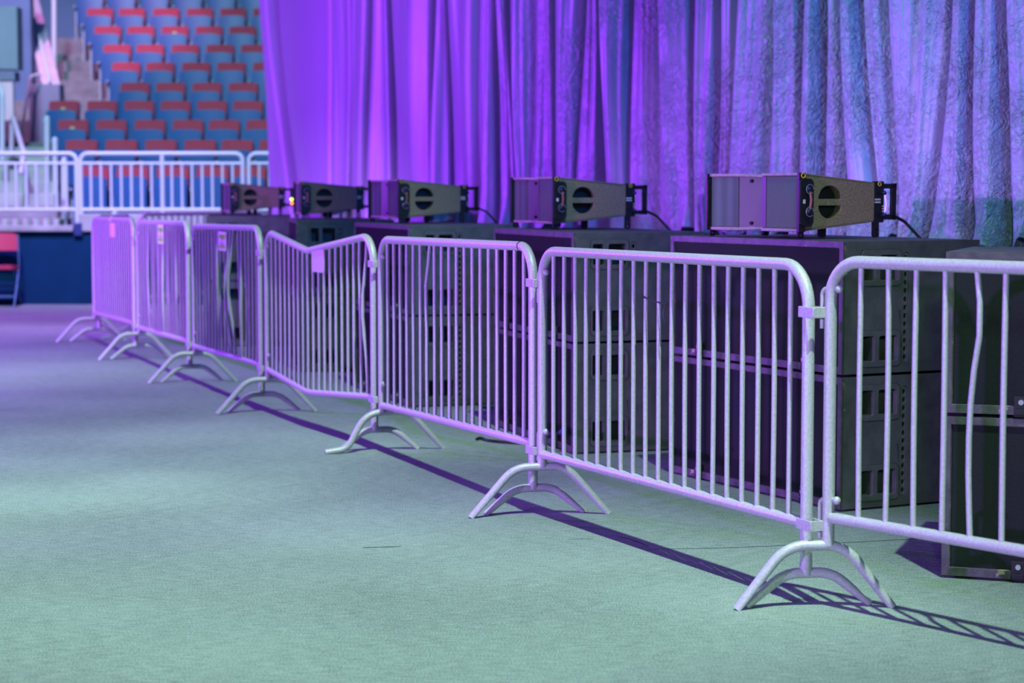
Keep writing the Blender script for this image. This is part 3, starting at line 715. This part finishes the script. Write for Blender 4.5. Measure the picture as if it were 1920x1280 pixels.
# ================================================================ CROWD BARRIERS
RF, RB = .0195, .0088
def ray_on(px, a, b, z=.25):
    k = (px - 960) / FPX
    # a + t(b-a): X = k*(Y*CP-(z-CH)*SP)
    ax, ay = a; bx, by = b
    c0 = ax - k * (ay * CP - (z - CH) * SP); c1 = (bx - ax) - k * (by - ay) * CP
    t = -c0 / c1
    return (ax + (bx - ax) * t, ay + (by - ay) * t)
def footpts(mid, w, ang):
    a = math.radians(ang); return (mid[0] - w / 2 * math.cos(a), mid[1] - w / 2 * math.sin(a)), (mid[0] + w / 2 * math.cos(a), mid[1] + w / 2 * math.sin(a))
def barrier(label, L, R, fL, fR, zt=(1.072, 1.09), zb=(.25, .28), n=19, t0=.105, t1=.105, dent=None, bars=None, flare=False, sticker=None, seed=1, hook=True, nubs=True):
    L = Vector((*L, 0)); R = Vector((*R, 0)); mid = (L + R) / 2; ln = (R - L).length
    d = (R - L) / ln; nv = Vector((d.y, -d.x, 0))
    if nv.y > 0: nv = -nv
    r = empty('crowd_barrier', mid)
    rng = random.Random(seed)
    def bend(t):
        if not dent: return 0., 0., 0.
        c, off, dt, db = dent
        s = t / c if t < c else (ln - t) / (ln - c)
        s = max(0, min(1, s)); return off * s, dt * s, db * s
    def zT(t): return zt[0] + (zt[1] - zt[0]) * t / ln - bend(t)[1]
    def zB(t): return zb[0] + (zb[1] - zb[0]) * t / ln - bend(t)[2]
    def P(t, z, o=0.): return (L - mid) + d * t + nv * (o + bend(t)[0]) + Vector((0, 0, z))
    # continuous bent frame: post, top rail, post
    pts = [P(0, .2), P(0, zT(0))]; rad = [.115]
    if dent:
        c = dent[0]; pts.append(P(c, zT(c))); rad.append(.25)
    pts += [P(ln, zT(ln)), P(ln, .10)]; rad.append(.135)
    MB().tube(fillet(pts, rad, 9), RF, 16).build('frame', STEEL, r, 60)
    bp = [P(0, zB(0))] + ([P(dent[0] - .05, zB(dent[0])), P(dent[0] + .05, zB(dent[0]))] if dent else []) + [P(ln, zB(ln))]
    MB().tube(bp, RF * .93, 14).build('bottom_rail', STEEL, r, 60)
    for k in range(n):
        t = t0 + (ln - t0 - t1) * k / (n - 1)
        za = zB(t); zz = zT(t)
        if t < .10: zz -= .02
        if ln - t < .10: zz -= .02
        dev = (bars or {}).get(k)
        pp = []
        w1 = rng.uniform(-.004, .004)
        for s in range(9):
            f = s / 8.; dt_ = w1 * math.sin(f * PI); do = 0
            if dev:
                for (fc, wd, dt2, do2) in dev:
                    g = math.exp(-((f - fc) / wd) ** 2); dt_ += dt2 * g; do += do2 * g
            pp.append(P(t + dt_, za + (zz - za) * f, do))
        MB().tube(pp, RB, 9).build('bar', STEEL, r, 60)
    # bridge feet: taller one under the far end, lower one under the near end
    for (a, b), hgt, fw in ((fL, .2, .38), (fR, .105, .40)):
        a = Vector((*a, 0)) - mid; b = Vector((*b, 0)) - mid; m = (a + b) / 2; wv = (b - a)
        up = Vector((0, 0, hgt))
        poly = [a, m - wv * fw / 2 + up, m + wv * fw / 2 + up, b]
        if flare and hgt == .2: poly = [a + Vector((-.03, 0, .008)), a + wv * .14 + Vector((0, 0, .022)), m - wv * fw / 2 + up, m + wv * fw / 2 + up, b]
        MB().tube(fillet(poly, [.09, .13, .13] if len(poly) == 5 else .13, 8), .0165, 14, 0.).build('foot', STEEL, r, 60)
    # hooks on the far end, sockets on the near end
    if hook:
        for z in (zT(0) - .085, .345):
            h = MB().tube(fillet([P(.032, z + .0), P(-.036, z + .0), P(-.036, z - .125)], .022, 6), .0075, 9); h.sphere(P(.034, z), .013); h.build('hook', STEEL, r, 60)
    for z in (zT(ln) - .145, .262):
        k_ = MB(); o_ = .024
        c = [(-.024, -o_), (.062, -o_), (.062, o_), (-.024, o_)]
        th = .004
        ci = [(-.020, -o_ + th), (.058, -o_ + th), (.058, o_ - th), (-.020, o_ - th)]
        k_.plate([c, ci], .034, lambda a, b, h, z=z: P(ln + a, z - .017 + h, b)); k_.build('socket', STEEL, r, 30, .002)
    if sticker:
        px, pw, y0, y1, kind = sticker
        def tx(p, z=.95):
            q = ray_on(p, (L.x, L.y), (R.x, R.y), z); return (Vector((*q, 0)) - L).length
        ta, tb = tx(px - pw / 2), tx(px + pw / 2)
        q = ray_on(px, (L.x, L.y), (R.x, R.y), .95); z1 = at_y(px, y0, q[1])[1]; z0 = at_y(px, y1, q[1])[1]
        oo = .012
        base = {'lime': STK_W, 'plate': PLATE, 'pale': mat('pale_faded_sticker', (.62, .58, .5), .6)}[kind]
        lb = MB().plate([rrect(ta, z0, tb, z1, min(.012, (tb - ta) / 5), 4)], .003, lambda a, b, h: P(a, b, oo + h)); st = lb.build('sign_plate' if kind == 'plate' else 'sticker', base, r, 30)
        if kind == 'lime':
            g = MB(); H_ = z1 - z0; Wd = tb - ta
            for (u0, u1, v0, v1) in ((.08, .92, .62, .86), (.08, .92, .10, .30)):
                g.plate([rrect(ta + Wd * u0, z0 + H_ * v0, ta + Wd * u1, z0 + H_ * v1, .006, 3)], .001, lambda a, b, h: P(a, b, oo + .003 + h))
            g.build('colour_band', STK_G, st, 0)
            g = MB()
            # dark hand-like mark: a hook over a stem, then two lines of small blocks
            arc = [(.5 + .16 * math.cos(x), .70 + .075 * math.sin(x)) for x in [2.6, 2.1, 1.57, 1.0, .4, -.2, -.8]] + [(.52, .585), (.50, .53)]
            for k in range(len(arc) - 1):
                a_, b_ = arc[k], arc[k + 1]
                g.tube([P(ta + Wd * a_[0], z0 + H_ * a_[1], oo + .005), P(ta + Wd * b_[0], z0 + H_ * b_[1], oo + .005)], .0035, 6)
            for v in (.40, .33, .26):
                for u0, u1 in ((.26, .44), (.50, .62), (.66, .76)): g.plate([[(ta + Wd * u0, z0 + H_ * v), (ta + Wd * u1, z0 + H_ * v), (ta + Wd * u1, z0 + H_ * (v + .035)), (ta + Wd * u0, z0 + H_ * (v + .035))]], .0012, lambda a, b, h: P(a, b, oo + .004 + h))
            g.build('print', STK_INK, st, 0)
    tag(r, label, 'barrier', 'galvanised crowd barriers hooked end to end')
    return r, P, ln

FEET = {'2t': [(-2.476, 13.778), (-1.904, 13.935)], '2l': [(-2.409, 13.856), (-2.014, 14.014)], '3t': [(-1.73, 11.844), (-1.17, 12.018)], '3l': [(-1.68, 11.959), (-1.278, 12.078)],
        '5t': [(-.162, 8.047), (.39, 8.155)], '5l': [(-.104, 8.127), (.288, 8.21)], '6t': [(.705, 6.256), (1.194, 6.297)], '6l': [(.74, 6.297), (1.129, 6.346)]}
FEET['0t'] = footpts((-3.686, 17.72), .60, 22); FEET['0l'] = footpts((-3.66, 17.80), .46, 24)
FEET['1t'] = footpts((-2.938, 15.80), .575, 20); FEET['1l'] = footpts((-2.928, 15.87), .45, 24)
FEET['4t'] = [(-.900, 10.04), (-.351, 10.25)]; FEET['4l'] = footpts((-.672, 10.20), .39, 12)
pL = {k: ray_on(p, *FEET[k + 't']) for k, p in (('0', 178), ('1', 261.5), ('2', 366), ('3', 503), ('4', 716.5), ('5', 1016.7), ('6', 1553))}
pR = {k: ray_on(p, *FEET[k + 'l']) for k, p in (('0', 186), ('1', 253.5), ('2', 355.5), ('3', 490.5), ('4', 702), ('5', 999.5), ('6', 1512))}
# back run, partly hidden behind the row
fI = footpts((-3.73, 19.78), .58, 10)
barrier('galvanised crowd barrier hidden behind the far end of the row, only glimpsed', (-3.73, 19.78), pR['0'], fI, FEET['0l'], seed=21)
fH = footpts((-3.70, 20.15), .58, -40); fH2 = footpts((-2.70, 22.0), .42, -40)
barrier('galvanised crowd barrier standing behind the row, its rail showing above it', (-3.70, 20.15), (-2.70, 22.0), fH, fH2, zt=(1.085, 1.085), seed=22)
# the row from the far end to the camera
rA, PA, lA = barrier('galvanised crowd barrier at the far end of the row, with a faded pale sticker', pL['0'], pR['1'], FEET['0t'], FEET['1l'], sticker=(214, 10, 418, 444, 'pale'), seed=2)
cl = MB().tube([PA(1.0, 1.066, .02), PA(1.0, 1.100, 0.005), PA(1.0, 1.06, -.02)], .012, 8).build('clip', RAILW, rA, 50)
barrier('galvanised crowd barrier second from the far end, with a narrow yellow-green sticker', pL['1'], pR['2'], FEET['1t'], FEET['2l'], sticker=(305, 11, 421, 457, 'lime'),
        bars={4: [(.5, .3, -.03, .01)], 7: [(.5, .3, .03, 0)], 10: [(.45, .3, .035, .02)], 12: [(.5, .3, -.03, 0)], 15: [(.5, .3, .02, .01)]}, seed=3)
barrier('galvanised crowd barrier with several bowed bars and a yellow-green sticker', pL['2'], pR['3'], FEET['2t'], FEET['3l'], sticker=(421, 15, 434, 470, 'lime'),
        bars={2: [(.5, .3, .02, 0)], 5: [(.6, .3, .03, 0)], 7: [(.6, .3, .05, .02)], 8: [(.55, .35, -.05, 0)], 11: [(.5, .3, -.07, .03)], 12: [(.55, .3, -.075, .03)], 13: [(.2, .4, .06, 0)], 14: [(.35, .3, .05, .02)], 15: [(.4, .3, .03, .0)]}, seed=4)
barrier('galvanised crowd barrier with a dented V-shaped top rail and pale plate', pL['3'], pR['4'], FEET['3t'], FEET['4l'], zt=(1.074, 1.088), zb=(.26, .27), dent=(.86, .02, .100, .06),
        bars={17: [(.85, .2, -.01, 0), (.2, .3, .01, 0)], 18: [(.95, .2, .012, 0), (.55, .25, -.022, .015), (.1, .3, .01, 0)]}, sticker=(606, 22, 467, 510, 'plate'), seed=5)
rE, PE, lE = barrier('galvanised crowd barrier with one kinked bar and black tape on its rail', pL['4'], pR['5'], FEET['4t'], FEET['5l'], zt=(1.066, 1.083), zb=(.235, .287), flare=True,
        bars={6: [(1.0, .16, .042, 0), (.72, .12, -.022, 0), (.3, .4, -.012, 0)]}, seed=6)
tp = lE - .135
MB().tube([PE(tp - .004, 1.082), PE(tp + .004, 1.082)], RF + .0012, 16).build('tape_band', TAPE, rE, 50)
rF, PF, lF = barrier('galvanised crowd barrier straight and undented, with a wire twist between its bars', pL['5'], pR['6'], FEET['5t'], FEET['6l'], zt=(1.068, 1.074), zb=(.251, .262), seed=7)
bt = lambda k: .105 + (lF - .21) * k / 18
wt = MB(); wt.tube([PF(bt(8), .925, .012), PF(bt(8) - .006, .922, .0), PF(bt(8), .922, -.010)], .005, 7)
wt.tube([PF(bt(8), .925, .011), PF(bt(9), .912, .012), PF(bt(10) - .02, .908, .010)], .0028, 7)
wt.tube([PF(bt(10) - .035, .905, .01), PF(bt(10) - .042, .870, .014), PF(bt(10) - .028, .842, .012)], .0018, 6)
wo = wt.build('wire_twist', DARKMETAL, rF, 50); wo['label'] = 'dark wire twisted between two bars'
G0 = Vector((*pL['6'], 0)); gd = Vector((.606, -.795, 0)); G1 = G0 + gd * 2.22
fG = footpts((G1.x, G1.y), .4, 30)
barrier('galvanised crowd barrier closest to the camera, one bar kinked near its top', pL['6'], (G1.x, G1.y), FEET['6t'], fG, zt=(1.088, 1.09), zb=(.288, .29), t0=.126,
        bars={4: [(.80, .16, .028, .005), (.3, .3, -.012, 0)]}, seed=8)

# ================================================================ LIGHTS
def spot(name, loc, target, energy, col, size=60, blend=.6, rad=.1):
    l = bpy.data.lights.new(name, 'SPOT'); l.energy = energy; l.color = col; l.spot_size = math.radians(size); l.spot_blend = blend; l.shadow_soft_size = rad
    o = bpy.data.objects.new(name, l); C.objects.link(o); o.location = loc
    o.rotation_euler = (Vector(target) - Vector(loc)).to_track_quat('-Z', 'Y').to_euler(); return o
KP = (2.5, -.5, 18); KC = (.64, 1.0, .73)
spot('green_white_key', KP, (-1.9, 4.0, 0), 18500, KC, 32, .55, .14)
spot('green_white_key', KP, (-1.0, 8.0, 0), 8800, KC, 19, .6, .14)
spot('green_white_key', KP, (-3.3, 11.6, 0), 17000, KC, 21, .7, .14)
spot('green_white_key', KP, (-4.5, 16.5, 0), 14000, KC, 13, .6, .14)
spot('teal_front', (-1.0, -9, 4.2), (1.9, 8.2, .1), 2600, (.62, 1.0, .70), 13.5, .9, .45)
spot('teal_drape', (-9, 6.6, 8.2), (2.2, 9.9, 2.8), 2500, (.10, 1.0, .82), 26, .9, .08)
spot('teal_flank', (4.8, -1.0, 9.5), (1.7, 11, 2.9), 900, (.03, .60, .85), 26, .9, .1)
spot('blue_drape', (3.7, .5, 7.0), (1.4, 11.5, 3.0), 2600, (.005, .17, 1.0), 30, .8, .1)
spot('purple_front', (-10, -2.0, 2.5), (1.2, 6.2, .2), 8500, (.46, .17, 1.0), 32, .6, .12)
spot('purple_mid', (-11, 2.0, 2.3), (-.7, 9.9, .2), 6000, (.46, .17, 1.0), 22, .6, .12)
spot('purple_far', (-11, 7.0, 2.3), (-3.6, 15.6, -.5), 6000, (.52, .26, 1.0), 27, .6, .12)
spot('purple_side', (-9.5, 14.5, 2.9), (-1.2, 14.6, 2.6), 5900, (.33, .03, 1.0), 104, .5, .10)
spot('purple_wash', (-4.5, 17, 11), (-5.5, 21.5, 0), 11000, (.5, .18, 1.0), 44, .8, .3)
spot('stands_wash', (-5.2, 14, 12), (-4.6, 28, 2.6), 11000, (.46, .78, 1.0), 48, .7, .6)
spot('parapet_pink', (-7.0, 22.5, 10), (-7.1, 30.0, 3.5), 4000, (1.0, .42, 1.0), 34, .6, .2)
wd = bpy.data.worlds.new('world'); bpy.context.scene.world = wd; wd.use_nodes = True
wd.node_tree.nodes['Background'].inputs['Color'].default_value = (.02, .085, .40, 1); wd.node_tree.nodes['Background'].inputs['Strength'].default_value = .4

vs = bpy.context.scene.view_settings
vs.view_transform = 'Standard'; vs.look = 'None'; vs.gamma = 1; vs.use_curve_mapping = False; vs.exposure = 0
